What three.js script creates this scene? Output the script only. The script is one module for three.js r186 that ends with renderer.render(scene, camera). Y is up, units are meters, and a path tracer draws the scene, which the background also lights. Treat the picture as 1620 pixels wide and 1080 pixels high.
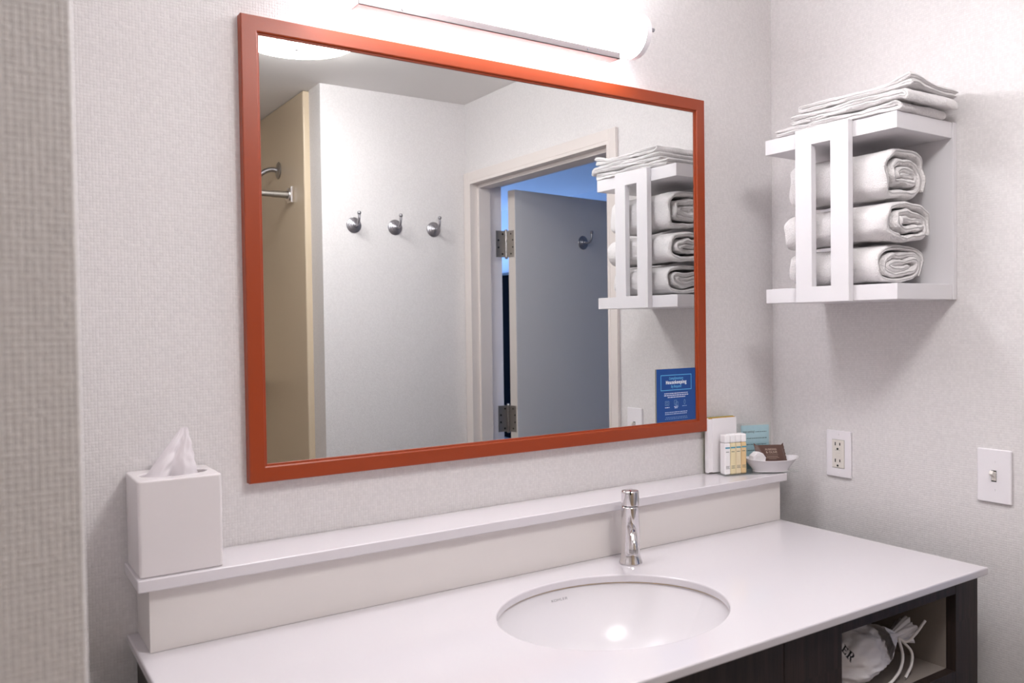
import * as THREE from 'three';
import { RoundedBoxGeometry } from 'three/addons/geometries/RoundedBoxGeometry.js';
import { mergeGeometries, mergeVertices } from 'three/addons/utils/BufferGeometryUtils.js';
import { ImprovedNoise } from 'three/addons/math/ImprovedNoise.js';
import { RectAreaLightUniformsLib } from 'three/addons/lights/RectAreaLightUniformsLib.js';

// ------------------------------------------------------------------ camera, light, exposure
// Room axes: x = 0 is the right wall, z = 0 the mirror wall, y up from the floor, metres.
const scene = new THREE.Scene();
const camera = new THREE.PerspectiveCamera(44.5424, 1.5, 0.02, 40);
camera.position.set(-1.8369, 1.4091, 1.508);
camera.quaternion.setFromRotationMatrix(new THREE.Matrix4().makeBasis(
  new THREE.Vector3(0.8361582, -0.01364425, 0.54831861),
  new THREE.Vector3(0.02337639, 0.9996687, -0.01077226),
  new THREE.Vector3(-0.54798997, 0.02182502, 0.83620013)));
camera.focus = 2.05;
camera.userData.fStop = 5.6;
scene.add(camera);

const renderer = new THREE.WebGLRenderer();
renderer.toneMapping = THREE.LinearToneMapping;
renderer.toneMappingExposure = 1.72;
renderer.shadowMap.enabled = true;
RectAreaLightUniformsLib.init();

const LIGHT = {
  vanityGlow: 12.5, vanityRect: 5.5, vanityColor: new THREE.Color(0.95, 0.96, 1.0),
  ceilingGlow: 18, ceilingPoint: 0.15, ceilingColor: new THREE.Color(1.0, 0.985, 0.98),
  windowGlow: 2.2, windowRect: 4, windowColor: new THREE.Color(0.26, 0.47, 1.0),
};
scene.background = new THREE.Color(0x000000);

function rectLight(name, color, intensity, w, h, pos, target) {
  const l = new THREE.RectAreaLight(color, intensity, w, h);
  l.name = name; l.position.set(...pos); l.lookAt(...target); l.castShadow = true; scene.add(l);
  return l;
}
rectLight('vanity_light_beam', LIGHT.vanityColor, LIGHT.vanityRect, 0.68, 0.095, [-0.919, 2.058, 0.1175], [-0.919, 2.0, 1]);
rectLight('bedroom_daylight', LIGHT.windowColor, LIGHT.windowRect, 1.3, 1.3, [1.1, 1.45, 5.1], [1.1, 1.45, 2]);

// ------------------------------------------------------------------ helpers
let seed = 20240611;
function rnd() { seed |= 0; seed = seed + 0x6D2B79F5 | 0; let t = Math.imul(seed ^ seed >>> 15, 1 | seed); t = t + Math.imul(t ^ t >>> 7, 61 | t) ^ t; return ((t ^ t >>> 14) >>> 0) / 4294967296; }
const rr = (a, b) => a + (b - a) * rnd();
const noise = new ImprovedNoise();
const nz = (x, y, z) => noise.noise(x + 31.7, y + 12.3, z + 7.9);
const smooth = (a, b, x) => { const t = Math.min(1, Math.max(0, (x - a) / (b - a))); return t * t * (3 - 2 * t); };

const used = new Map();
function numbered(n) { const k = used.get(n) || 0; used.set(n, k + 1); return k ? `${n}_${String(k).padStart(3, '0')}` : n; }
function tag(o, label, category, group, kind) {
  o.userData.label = label; if (category) o.userData.category = category;
  if (group) o.userData.group = group; if (kind) o.userData.kind = kind; return o;
}
function thing(name, label, category, pos = [0, 0, 0], group, kind) {
  const o = new THREE.Group(); o.name = numbered(name); o.position.set(...pos); scene.add(o);
  return tag(o, label, category, group, kind);
}
function part(name, geo, mat, parent = scene, label) {
  const list = Array.isArray(geo) ? geo : [geo];
  const g = list.length > 1 ? mergeGeometries(list.map((q) => { const h = q.index ? q.toNonIndexed() : q; for (const k of Object.keys(h.attributes)) if (!['position', 'normal', 'uv'].includes(k)) h.deleteAttribute(k); return h; })) : list[0];
  const m = new THREE.Mesh(g, mat); m.name = parent === scene ? numbered(name) : name; m.castShadow = m.receiveShadow = true;
  if (label) m.userData.label = label;
  parent.add(m); return m;
}
function uvMetres(g) {           // box-projected uv in metres
  const q = g.index ? g.toNonIndexed() : g, p = q.attributes.position, n = q.attributes.normal, uv = new Float32Array(p.count * 2);
  for (let i = 0; i < p.count; i += 3) {
    let ax = 0, ay = 0, az = 0;
    for (let k = 0; k < 3; k++) { ax += Math.abs(n.getX(i + k)); ay += Math.abs(n.getY(i + k)); az += Math.abs(n.getZ(i + k)); }
    for (let k = 0; k < 3; k++) {
      const x = p.getX(i + k), y = p.getY(i + k), z = p.getZ(i + k);
      const [u, v] = ax >= ay && ax >= az ? [z, y] : ay >= az ? [x, z] : [x, y];
      uv[2 * (i + k)] = u; uv[2 * (i + k) + 1] = v;
    }
  }
  q.setAttribute('uv', new THREE.BufferAttribute(uv, 2)); return q;
}
function box(x0, x1, y0, y1, z0, z1, r = 0, seg = 2) {
  const w = x1 - x0, h = y1 - y0, d = z1 - z0;
  const g = r > 0 ? new RoundedBoxGeometry(w, h, d, seg, Math.min(r, w / 2.01, h / 2.01, d / 2.01)) : new THREE.BoxGeometry(w, h, d);
  g.translate((x0 + x1) / 2, (y0 + y1) / 2, (z0 + z1) / 2); return uvMetres(g);
}
function lathe(pts, seg = 40) { return new THREE.LatheGeometry(pts.map((p) => new THREE.Vector2(p[0], p[1])), seg); }
function tube(pts, r, seg = 32, rad = 12) { return new THREE.TubeGeometry(new THREE.CatmullRomCurve3(pts.map((p) => new THREE.Vector3(...p))), seg, r, rad, false); }
function cyl(r0, r1, h, seg = 32) { return new THREE.CylinderGeometry(r0, r1, h, seg); }
function gridGeo(nu, nv, fn, uvScale = [1, 1]) {
  const pos = [], uv = [], idx = [];
  for (let j = 0; j <= nv; j++) for (let i = 0; i <= nu; i++) { pos.push(...fn(i / nu, j / nv)); uv.push(i / nu * uvScale[0], j / nv * uvScale[1]); }
  for (let j = 0; j < nv; j++) for (let i = 0; i < nu; i++) { const a = j * (nu + 1) + i, b = a + 1, c = a + nu + 1, d = c + 1; idx.push(a, b, d, a, d, c); }
  const g = new THREE.BufferGeometry(); g.setAttribute('position', new THREE.Float32BufferAttribute(pos, 3)); g.setAttribute('uv', new THREE.Float32BufferAttribute(uv, 2)); g.setIndex(idx); g.computeVertexNormals(); return g;
}

// ------------------------------------------------------------------ textures
function dataTex(n, fn, srgb, rep) {
  const d = new Uint8Array(n * n * 4);
  for (let y = 0; y < n; y++) for (let x = 0; x < n; x++) { const c = fn(x, y), k = (y * n + x) * 4; d[k] = c[0]; d[k + 1] = c[1]; d[k + 2] = c[2]; d[k + 3] = 255; }
  const t = new THREE.DataTexture(d, n, n); t.magFilter = THREE.LinearFilter; t.minFilter = THREE.LinearMipmapLinearFilter; t.generateMipmaps = true; t.wrapS = t.wrapT = THREE.RepeatWrapping;
  if (srgb) t.colorSpace = THREE.SRGBColorSpace; if (rep) t.repeat.set(rep, rep); t.needsUpdate = true; return t;
}
// woven vinyl wallcovering: irregular basket weave of about 5 mm with thread grooves
const WN = 1024, WT = 0.36, CELLS = 72;
const weaveH = new Float32Array(WN * WN), weaveTone = new Float32Array(WN * WN);
{
  const kind = [], tone = [], lift = [], jx = [], jy = [];
  for (let i = 0; i < CELLS * CELLS; i++) { kind.push(rnd()); tone.push(rnd()); lift.push(rnd()); }
  for (let i = 0; i < CELLS; i++) { jx.push(rr(-0.16, 0.16)); jy.push(rr(-0.16, 0.16)); }
  for (let y = 0; y < WN; y++) for (let x = 0; x < WN; x++) {
    const fx = x / WN * CELLS, fy = y / WN * CELLS; let cx = Math.floor(fx), cy = Math.floor(fy);
    let u = fx - cx, v = fy - cy;
    const k = kind[cy * CELLS + cx], e0 = 0.10 + jx[cx] * 0.3, f0 = 0.10 + jy[cy] * 0.3;
    // grooves at cell borders, left out where threads float over the next cell
    const gx = k < 0.22 ? 0 : Math.max(0, 1 - Math.min(u + e0 * 0.4, 1.0 - u + 0.02) / 0.13);
    const gy = k > 0.84 ? 0 : Math.max(0, 1 - Math.min(v + f0 * 0.4, 1.0 - v + 0.02) / 0.13);
    const thread = ((cx + cy) % 2 ? Math.sin(fy * 6.283 * 4) : Math.sin(fx * 6.283 * 4)) * 0.06;
    const h = 0.62 + 0.28 * (lift[cy * CELLS + cx] - 0.5) + thread - 0.55 * Math.max(gx, gy) + 0.12 * (Math.sin(Math.PI * u) * Math.sin(Math.PI * v) - 0.5);
    weaveH[y * WN + x] = Math.min(1, Math.max(0, h)); weaveTone[y * WN + x] = 0.55 * (tone[cy * CELLS + cx] - 0.5) - 0.6 * Math.max(gx, gy) + thread * 1.2 + (rnd() - 0.5) * 0.25;
  }
}
const weaveBump = dataTex(WN, (x, y) => { const h = weaveH[y * WN + x] * 255; return [h, h, h]; }, false, 1 / WT);
const weaveMap = dataTex(WN, (x, y) => { const t = weaveTone[y * WN + x] * 13; return [229 + t, 225 + t, 225 + t].map((v) => Math.min(255, v)); }, true, 1 / WT);
const weaveRough = dataTex(WN, (x, y) => { const v = 255 * (0.44 + 0.18 * (1 - weaveH[y * WN + x])); return [v, v, v]; }, false, 1 / WT);
// terry pile
const TN = 512, TT = 0.075;
let pile = new Float32Array(TN * TN);
{
  for (let i = 0; i < 4200; i++) {
    const cx = rnd() * TN, cy = rnd() * TN, r = rr(4.5, 9), a = rr(0.35, 1);
    for (let y = -9; y <= 9; y++) for (let x = -9; x <= 9; x++) { const d = Math.hypot(x, y) / r; if (d < 1) { const k = ((Math.floor(cy) + y + TN) % TN) * TN + (Math.floor(cx) + x + TN) % TN; pile[k] = Math.max(pile[k], a * (1 - d * d)); } }
  }
}
const terryBump = dataTex(TN, (x, y) => { const v = 255 * pile[y * TN + x]; return [v, v, v]; }, false, 1 / TT);
const terryMap = dataTex(TN, (x, y) => { const v = 246 + 8 * (pile[y * TN + x] - 0.5); return [v, v - 4, v - 4]; }, true, 1 / TT);
// dark wood laminate with vertical grain (long along v)
const woodMap = dataTex(512, (x, y) => {
  const g = nz(x * 0.09, y * 0.004, 1) + 0.6 * nz(x * 0.31, y * 0.009, 4) + 0.4 * nz(x * 0.8, y * 0.02, 9), t = 1 + 0.35 * g;
  return [46 * t, 35 * t, 31 * t];
}, true, 1 / 0.4);
const woodBump = dataTex(512, (x, y) => { const v = 128 + 60 * (nz(x * 0.5, y * 0.012, 3) + nz(x * 1.1, y * 0.02, 6)); return [v, v, v]; }, false, 1 / 0.4);
const clothBump = dataTex(256, (x, y) => { const v = 128 + 60 * Math.sin(x * Math.PI / 2) * Math.sin(y * Math.PI / 2) + 30 * (rnd() - 0.5); return [v, v, v]; }, false, 1 / 0.08);
const orangePeel = dataTex(256, (x, y) => { const v = 128 + 70 * nz(x * 0.12, y * 0.12, 2) + 40 * nz(x * 0.3, y * 0.3, 5); return [v, v, v]; }, false, 1 / 0.12);

function canvasTex(w, h, draw) {
  const c = document.createElement('canvas'); c.width = w; c.height = h; const k = c.getContext('2d'); draw(k, w, h);
  const t = new THREE.CanvasTexture(c); t.colorSpace = THREE.SRGBColorSpace; t.anisotropy = 8; return t;
}
function textFit(k, s, x, y, width, font) { k.font = font; const m = k.measureText(s).width; k.save(); k.translate(x, y); k.scale(width / m, 1); k.fillText(s, 0, 0); k.restore(); }

// ------------------------------------------------------------------ materials
const S = (o) => new THREE.MeshStandardMaterial(o), P = (o) => new THREE.MeshPhysicalMaterial(o);
const M = {
  paper: P({ map: weaveMap, bumpMap: weaveBump, bumpScale: 0.0009, roughnessMap: weaveRough, roughness: 1, specularIntensity: 0.7 }),
  ceiling: S({ color: 0xe6e2e0, roughness: 0.9, bumpMap: orangePeel, bumpScale: 0.0004 }),
  floor: S({ color: 0x9a8f86, roughness: 0.5 }),
  frame: P({ color: 0x98390f, roughness: 0.38, bumpMap: orangePeel, bumpScale: 0.00006, clearcoat: 0.08, clearcoatRoughness: 0.3 }),
  mirror: S({ color: 0xe8eae9, roughness: 0.0, metalness: 1 }),
  quartz: P({ color: 0xdcd7db, roughness: 0.16, clearcoat: 0.2, clearcoatRoughness: 0.08 }),
  quartzDull: P({ color: 0xe4dedb, roughness: 0.3 }),
  porcelain: P({ color: 0xe0dcdf, roughness: 0.17, specularIntensity: 0.6 }),
  sealant: S({ color: 0xb59a6a, roughness: 0.6 }),
  chrome: S({ color: 0xe2dfe0, roughness: 0.06, metalness: 1 }),
  chromeRough: S({ color: 0xa9a5a3, roughness: 0.28, metalness: 1 }),
  nickel: S({ color: 0xa8a6ab, roughness: 0.34, metalness: 1 }),
  nickelDark: S({ color: 0xaba59f, roughness: 0.45, metalness: 1 }),
  trimMetal: S({ color: 0xa79d9e, roughness: 0.36, metalness: 0.9 }),
  dark: S({ color: 0x141212, roughness: 0.6 }),
  red: S({ color: 0xa02020, roughness: 0.4 }),
  lacquer: P({ color: 0xe3e0e3, roughness: 0.34, clearcoat: 0.15, clearcoatRoughness: 0.3 }),
  terry: P({ map: terryMap, bumpMap: terryBump, bumpScale: 0.0013, roughness: 1, sheen: 0.4, sheenColor: new THREE.Color(1, 1, 1), sheenRoughness: 0.7 }),
  ceramicGrey: P({ color: 0xe2dcdd, roughness: 0.22 }),
  tissue: P({ color: 0xf6f0f4, roughness: 1, transmission: 0.3, thickness: 0, side: THREE.DoubleSide }),
  plastic: P({ color: 0xeeeaee, roughness: 0.35 }),
  plasticIvory: P({ color: 0xe3ddd6, roughness: 0.4 }),
  doorFrame: P({ color: 0xe0d7d3, roughness: 0.42 }),
  doorLeaf: P({ color: 0xe6e4e5, roughness: 0.5, bumpMap: orangePeel, bumpScale: 0.0001 }),
  doorEdge: P({ color: 0xd2cac4, roughness: 0.5 }),
  surround: P({ color: 0xcdbba2, roughness: 0.3 }),
  wood: P({ map: woodMap, bumpMap: woodBump, bumpScale: 0.0002, roughness: 0.5 }),
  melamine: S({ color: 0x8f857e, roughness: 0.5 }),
  bagCloth: S({ color: 0xe4e0e2, roughness: 0.95, bumpMap: clothBump, bumpScale: 0.0003 }),
  cord: S({ color: 0xe8e2de, roughness: 0.9 }),
  acrylic: P({ color: 0xf8faf9, roughness: 0.04, transmission: 0.97, thickness: 0, ior: 1.49 }),
  bottleWhite: P({ color: 0xf4f1f2, roughness: 0.3 }),
  bottleCream: P({ color: 0xeadcb4, roughness: 0.28 }),
  bottleCream2: P({ color: 0xe8d8b6, roughness: 0.28 }),
  bottleAmber: P({ color: 0xe6c796, roughness: 0.28 }),
  teal: S({ color: 0x3f93ad, roughness: 0.5 }),
  paperWhite: S({ color: 0xf3eff2, roughness: 0.7 }),
  green: S({ color: 0x9aa23c, roughness: 0.6 }),
  orangeEdge: S({ color: 0xc79a4c, roughness: 0.6 }),
  cardEdge: S({ color: 0x8d8c80, roughness: 0.6 }),
  bedPaint: S({ color: 0xd5d8dc, roughness: 0.8 }),
  bedLinen: S({ color: 0xdedfe4, roughness: 0.9 }),
  headboard: P({ color: 0x08090c, roughness: 1, specularIntensity: 0.05 }),
  vanityGlass: S({ color: 0xffffff, roughness: 0.4, emissive: LIGHT.vanityColor, emissiveIntensity: LIGHT.vanityGlow }),
  domeGlass: S({ color: 0xffffff, roughness: 0.4, emissive: LIGHT.ceilingColor, emissiveIntensity: LIGHT.ceilingGlow }),
  daylight: S({ color: 0xffffff, roughness: 0.4, emissive: LIGHT.windowColor, emissiveIntensity: LIGHT.windowGlow }),
};

// ------------------------------------------------------------------ room shell
const H = 2.36, ZB = 1.6738, XJ = -0.6546, WT_R = 0.134;
const DZ0 = 0.7069, DZ1 = 1.6176, DTOP = 2.008;
function struct(name, geo, mat, label) { const m = part(name, geo, mat); return tag(m, label, null, null, 'structure'); }
struct('floor', box(-2.3, 2.2, -0.1, 0, -0.75, 5.3), M.floor, 'plain floor under the bathroom and the bedroom');
struct('ceiling', box(-2.3, 2.2, H, H + 0.1, -0.75, 5.3), M.ceiling, 'flat off-white painted ceiling');
struct('wall_back', box(-2.3, 0, 0, H, -0.1, 0), M.paper, 'woven off-white wallcovering behind the vanity mirror');
struct('wall_right', [box(0, WT_R, 0, H, -0.1, DZ0 - 0.01), box(0, WT_R, DTOP + 0.01, H, DZ0 - 0.01, DZ1 + 0.01), box(0, WT_R, 0, H, DZ1 + 0.01, 2.72), box(0, WT_R, 0, H, 2.72, 5.2)], M.paper, 'woven off-white wallcovering on the wall with towel shelf and doorway');
struct('wall_front', box(XJ, 0, 0, H, ZB, 1.7989), M.paper, 'woven off-white wall with three hooks, seen in the mirror');
struct('wall_left', box(-2.3, -2.2, 0, H, -0.1, 2.72), M.paper, 'woven off-white wall beyond the left partition');
struct('wall_partition', box(-2.2, -1.7645, 0, H, 0, 0.805, 0.004, 2), M.paper, 'shaded end of the near partition at the left edge of the photo');
struct('wall_shower', [box(-2.2, -0.56, 0, H, 2.62, 2.72), box(-0.63, -0.56, 0, H, 1.7989, 2.62)], M.paper, 'masonry behind the shower surround');
struct('wall_bedroom', [box(2.0, 2.2, 0, H, -0.7, 5.3), box(-0.1, 2.0, 0, H, -0.75, -0.7), box(0, 0.35, 0, H, 5.2, 5.3), box(1.85, 2.0, 0, H, 5.2, 5.3), box(0.35, 1.85, 0, 0.7, 5.2, 5.3), box(0.35, 1.85, 2.2, H, 5.2, 5.3), box(0, WT_R, 0, H, -0.7, -0.1)], M.bedPaint, 'plain bedroom walls beyond the open door');
{
  const w = thing('window_1', 'bedroom window with blue daylight beyond the open door', null, [1.1, 0.7, 5.25], null, 'structure');
  part('pane', box(-0.72, 0.72, 0.03, 1.47, -0.004, 0.004), M.daylight, w);
  part('frame', [box(-0.75, 0.75, 0, 0.04, -0.03, 0.03), box(-0.75, 0.75, 1.46, 1.5, -0.03, 0.03), box(-0.75, -0.71, 0.04, 1.46, -0.03, 0.03), box(0.71, 0.75, 0.04, 1.46, -0.03, 0.03)], M.doorFrame, w);
}
// shower surround: moulded cream panel, its front flange catches the light
{
  const s = thing('shower_surround', 'beige moulded shower surround panel at left in the mirror', 'shower panel', [-0.6797, 0, 1.7989]);
  part('end_panel', box(0, 0.045, 0.02, 2.3585, 0.0008, 0.82, 0.006, 3), M.surround, s);
  part('rear_panel', box(-1.515, -0.001, 0.02, 2.3585, 0.78, 0.82, 0.004), M.surround, s);
  part('corner_shelf', gridGeo(16, 1, (u, v) => { const a = u * Math.PI / 2; return [-0.11 * Math.cos(a) * v, 1.165, 0.78 - 0.22 * Math.sin(a) * v]; }), M.surround, s);
  const shp = new THREE.Shape(); shp.moveTo(0, 0); shp.absarc(0, 0, 0.21, 0, Math.PI / 2, false); shp.lineTo(0, 0);
  s.children.pop();
  const g = new THREE.ExtrudeGeometry(shp, { depth: 0.022, bevelEnabled: true, bevelSize: 0.004, bevelThickness: 0.004, bevelSegments: 2, curveSegments: 16 });
  g.rotateX(-Math.PI / 2); g.rotateY(Math.PI / 2 * 1); g.translate(-0.006, 1.155, 0.776);
  g.scale(1, 1, 1);
  part('corner_shelf', g, M.surround, s);
}
// door frame of pressed steel: casing, jambs with stop, head
{
  const t = thing('trim_1', 'off-white painted steel door frame around the bathroom doorway', null, [0, 0, 0], null, 'structure');
  const cx0 = -0.0125, cw = 0.047, sd = 0.0146;
  const jamb = (z, s) => [
    box(cx0, WT_R + 0.012, 0, DTOP, Math.min(z, z + s * 0.012), Math.max(z, z + s * 0.012)),
    box(0.0225, 0.0805, 0, DTOP - sd, Math.min(z, z - s * sd), Math.max(z, z - s * sd), 0.001, 1)];
  part('jamb', jamb(DZ1, 1), M.doorFrame, t); part('jamb', jamb(DZ0, -1), M.doorFrame, t);
  part('head', [box(cx0, WT_R + 0.012, DTOP, DTOP + 0.012, DZ0 - 0.012, DZ1 + 0.012), box(0.0225, 0.0805, DTOP - sd, DTOP, DZ0, DZ1, 0.001, 1)], M.doorFrame, t);
  part('casing', box(cx0, -0.0003, 0, DTOP + 0.051, DZ1 + 0.0122, DZ1 + 0.0535, 0.0015, 2), M.doorFrame, t);
  part('casing', box(cx0, -0.0003, 0, DTOP + 0.051, DZ0 - cw, DZ0 - 0.0122, 0.0015, 2), M.doorFrame, t);
  part('casing', box(cx0, -0.0003, DTOP + 0.0122, DTOP + 0.051, DZ0 - 0.012, DZ1 + 0.012, 0.0015, 2), M.doorFrame, t);
}
// door leaf, open outwards by 98 degrees, with its hinges
const leafAngle = THREE.MathUtils.degToRad(8);
const door = thing('door_1', 'grey painted door leaf standing open into the bedroom', null, [0.148, 0, 1.513], null, 'structure');
door.rotation.y = -leafAngle;
{
  part('leaf', box(0.0012, 0.895, 0.012, 1.983, 0, 0.0445, 0.001, 1), M.doorLeaf, door);
  part('hinge_edge', box(-0.0006, 0.0011, 0.013, 1.982, 0.0012, 0.0433), M.doorEdge, door, 'pale painted edge of the door');
  for (const y of [1.7525, 0.9955]) {
    const hg = new THREE.Group(); hg.name = 'hinge'; hg.position.set(-0.004, y, 0.055); door.add(hg);
    const knuckle = [];
    for (let i = 0; i < 5; i++) { const c = cyl(0.0068, 0.0068, 0.0216, 20); c.translate(0, -0.0456 + i * 0.0228, 0); knuckle.push(c); }
    part('barrel', knuckle, M.chromeRough, hg);
    for (const s of [-1, 1]) { const c = cyl(0.0058, 0.0075, 0.006, 16); if (s < 0) c.rotateX(Math.PI); c.translate(0, s * 0.0605, 0); part('finial', c, M.chromeRough, hg); }
    part('leaf_plate', box(0.0012, 0.0034, -0.057, 0.057, -0.048, -0.004), M.nickelDark, hg);
    const jp = part('jamb_plate', box(-0.052, -0.004, -0.057, 0.057, -0.0012, 0.0012), M.nickelDark, hg); jp.rotation.y = leafAngle; jp.position.set(0, 0, 0.0005);
    for (const [px, py] of [[-0.018, 0.043], [-0.04, 0.016], [-0.04, -0.015], [-0.02, -0.043]]) { const c = cyl(0.0042, 0.0042, 0.0014, 14); c.rotateX(Math.PI / 2); c.translate(px, py, -0.0016); const m = part('screw', c, M.dark, hg); m.rotation.y = leafAngle; }
    for (const [pz, py] of [[-0.03, 0.043], [-0.042, 0.016], [-0.042, -0.015], [-0.03, -0.043]]) { const c = cyl(0.0036, 0.0036, 0.0012, 14); c.rotateZ(Math.PI / 2); c.translate(0.0008, py, pz); part('screw', c, M.dark, hg); }
  }
}
// bedroom furniture behind the gap at the hinges
{
  const b = thing('bed', 'bed with pale linen glimpsed through the door gap', 'bed', [1.0, 0, 4.3]);
  part('base', box(-0.15, 0.9, 0, 0.22, -0.7, 0.7, 0.01), M.headboard, b);
  part('mattress', box(-0.15, 0.9, 0.22, 0.44, -0.7, 0.7, 0.05, 4), M.bedLinen, b);
  const h = thing('headboard', 'tall dark upholstered headboard panel on the bedroom wall', 'headboard', [1.999, 0.45, 4.3]);
  part('panel', box(-0.06, -0.0005, 0, 1.36, -0.85, 0.85, 0.02, 3), M.headboard, h);
  part('cap', box(-0.065, -0.0005, 1.3605, 1.38, -0.86, 0.86, 0.004), M.dark, h);
}

// ------------------------------------------------------------------ mirror
{
  const x0 = -1.4215, x1 = -0.2767, y0 = 1.1299, y1 = 1.9599, w = 0.0325, d = 0.021;
  const m = thing('wall_mirror', 'large rectangular wall mirror in a rust-red wooden frame', 'mirror', [x0, y0, 0]);
  const W = x1 - x0, Hh = y1 - y0;
  part('glass', box(w - 0.006, W - w + 0.006, w - 0.006, Hh - w + 0.006, 0.006, 0.01392), M.mirror, m, 'silvered mirror glass');
  // mitred rails: profile swept along the side and cut at 45 degrees
  const prof = [[0, 0.0004], [0, d - 0.002], [0.0015, d], [w - 0.006, d], [w - 0.004, d - 0.0012], [w - 0.0035, 0.0168], [w - 0.0005, 0.0164], [w, 0.0158], [w, 0.0004]];
  const rail = (a, b, inward) => {           // a, b outer corners; inward unit vector; ends mitred
    const dir = [Math.sign(b[0] - a[0]), Math.sign(b[1] - a[1])], pos = [], nIdx = [];
    const n = prof.length, A = [], B = [];
    for (const [q, z] of prof) { A.push([a[0] + dir[0] * q + inward[0] * q, a[1] + dir[1] * q + inward[1] * q, z]); B.push([b[0] - dir[0] * q + inward[0] * q, b[1] - dir[1] * q + inward[1] * q, z]); }
    const tri = (p, q, r) => pos.push(...p, ...q, ...r);
    for (let i = 0; i < n; i++) { const j = (i + 1) % n; tri(A[i], B[i], B[j]); tri(A[i], B[j], A[j]); }
    for (let i = 1; i < n - 1; i++) { tri(A[0], A[i], A[i + 1]); tri(B[0], B[i + 1], B[i]); }
    const g = new THREE.BufferGeometry(); g.setAttribute('position', new THREE.Float32BufferAttribute(pos, 3));
    // make faces point outwards
    g.computeVertexNormals(); g.setAttribute('uv', new THREE.Float32BufferAttribute(new Float32Array(pos.length / 3 * 2), 2)); return uvMetres(g);
  };
  part('frame_rail', rail([0, 0], [W, 0], [0, 1]), M.frame, m);
  part('frame_rail', rail([W, Hh], [0, Hh], [0, -1]), M.frame, m);
  part('frame_stile', rail([0, Hh], [0, 0], [1, 0]), M.frame, m);
  part('frame_stile', rail([W, 0], [W, Hh], [-1, 0]), M.frame, m);
}
// blue notice standing in the mirror's lower right corner
{
  const tex = canvasTex(768, 768, (k, w, h) => {
    k.fillStyle = '#03458f'; k.fillRect(0, 0, w, h);
    k.strokeStyle = '#5fb4e6'; k.lineWidth = 10; k.strokeRect(86, 92, 596, 218);
    k.textAlign = 'center'; k.fillStyle = '#62b3e2'; textFit(k, 'Complimentary', 384, 158, 280, '600 52px sans-serif');
    k.fillStyle = '#ffffff'; textFit(k, 'Housekeeping', 384, 222, 410, 'bold 70px sans-serif');
    k.fillStyle = '#62b3e2'; textFit(k, 'By Request', 384, 276, 205, '600 50px sans-serif');
    const line = (y, x0, x1, th, col) => { k.fillStyle = col; let x = x0; seed += 7; while (x < x1) { const ww = Math.min(x1 - x, 14 + rnd() * 34); k.fillRect(x, y, ww, th); x += ww + 8; } };
    line(352, 150, 610, 13, '#d9dcee'); line(380, 146, 620, 13, '#d9dcee'); line(408, 215, 560, 13, '#d9dcee');
    k.strokeStyle = '#8fb0d6'; k.lineWidth = 4; k.strokeRect(166, 470, 72, 60); k.beginPath(); k.arc(202, 500, 18, 0, 7); k.stroke();
    k.strokeRect(344, 462, 46, 60); k.strokeRect(372, 490, 46, 46); k.beginPath(); k.ellipse(548, 495, 15, 34, 0, 0, 7); k.stroke();
    line(556, 162, 250, 11, '#dfe3f2'); line(548, 340, 420, 11, '#dfe3f2'); line(568, 348, 408, 11, '#dfe3f2'); line(548, 500, 590, 9, '#9db6da');
    line(628, 160, 600, 11, '#b9c8e4'); line(654, 160, 590, 11, '#b9c8e4'); line(704, 175, 595, 7, '#7f9fce'); line(726, 160, 608, 7, '#7f9fce');
  });
  const c = thing('notice_card', 'square blue housekeeping notice propped in the mirror corner', 'sign', [-0.4435, 1.1632, 0.0142]);
  part('card', box(0, 0.1312, 0, 0.1292, 0, 0.0018), M.cardEdge, c);
  const face = new THREE.PlaneGeometry(0.1312, 0.1292); face.translate(0.0656, 0.0646, 0.0019);
  part('print', face, S({ map: tex, roughness: 0.35 }), c, 'blue print with white and light blue lettering');
}

// ------------------------------------------------------------------ vanity light over the mirror
{
  const L = thing('vanity_light', 'long white tubular wall light above the mirror', 'wall light', [-0.919, 2.058, 0]);
  const r = 0.05, half = 0.365;
  const D = (h) => { const s = new THREE.Shape(); s.absarc(0.066, 0, r, 0, Math.PI * 2, false); const g = new THREE.ExtrudeGeometry(s, { depth: 2 * h, bevelEnabled: false, curveSegments: 24 }); g.translate(0, 0, -h); g.rotateY(-Math.PI / 2); return g; };
  part('diffuser', D(half), M.vanityGlass, L, 'glowing white acrylic diffuser');
  for (const s of [-1, 1]) {
    const g = D(0.0072); g.scale(1, 1.0, 1.0); g.translate(s * (half + 0.0076), 0, 0);
    const cap = part('end_cap', g, M.plastic, L);
    const k = cyl(0.0045, 0.0045, 0.008, 16); k.rotateZ(Math.PI / 2); k.translate(s * (half + 0.0188), 0.003, 0.112); part('thumb_screw', k, M.nickel, cap);
  }
  part('back_plate', box(-0.30, 0.30, -0.03, 0.03, 0.0004, 0.0155, 0.002), M.plastic, L);
  {
    const a = -0.0670, b = -0.0525;
    const bar = part('trim_bar', [box(-0.31, 0.31, a, a + 0.002, 0.052, 0.087, 0.0006, 1), box(-0.31, 0.31, a, b, 0.0846, 0.087, 0.0006, 1), box(-0.31, -0.308, a, b, 0.052, 0.087), box(0.308, 0.31, a, b, 0.052, 0.087)], M.trimMetal, L);
    for (const x of [-0.22, 0.22]) { const k = cyl(0.003, 0.003, 0.002, 12); k.rotateX(Math.PI / 2); k.translate(x, a + 0.007, 0.0875); part('screw', k, M.nickel, bar); }
  }
}
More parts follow.
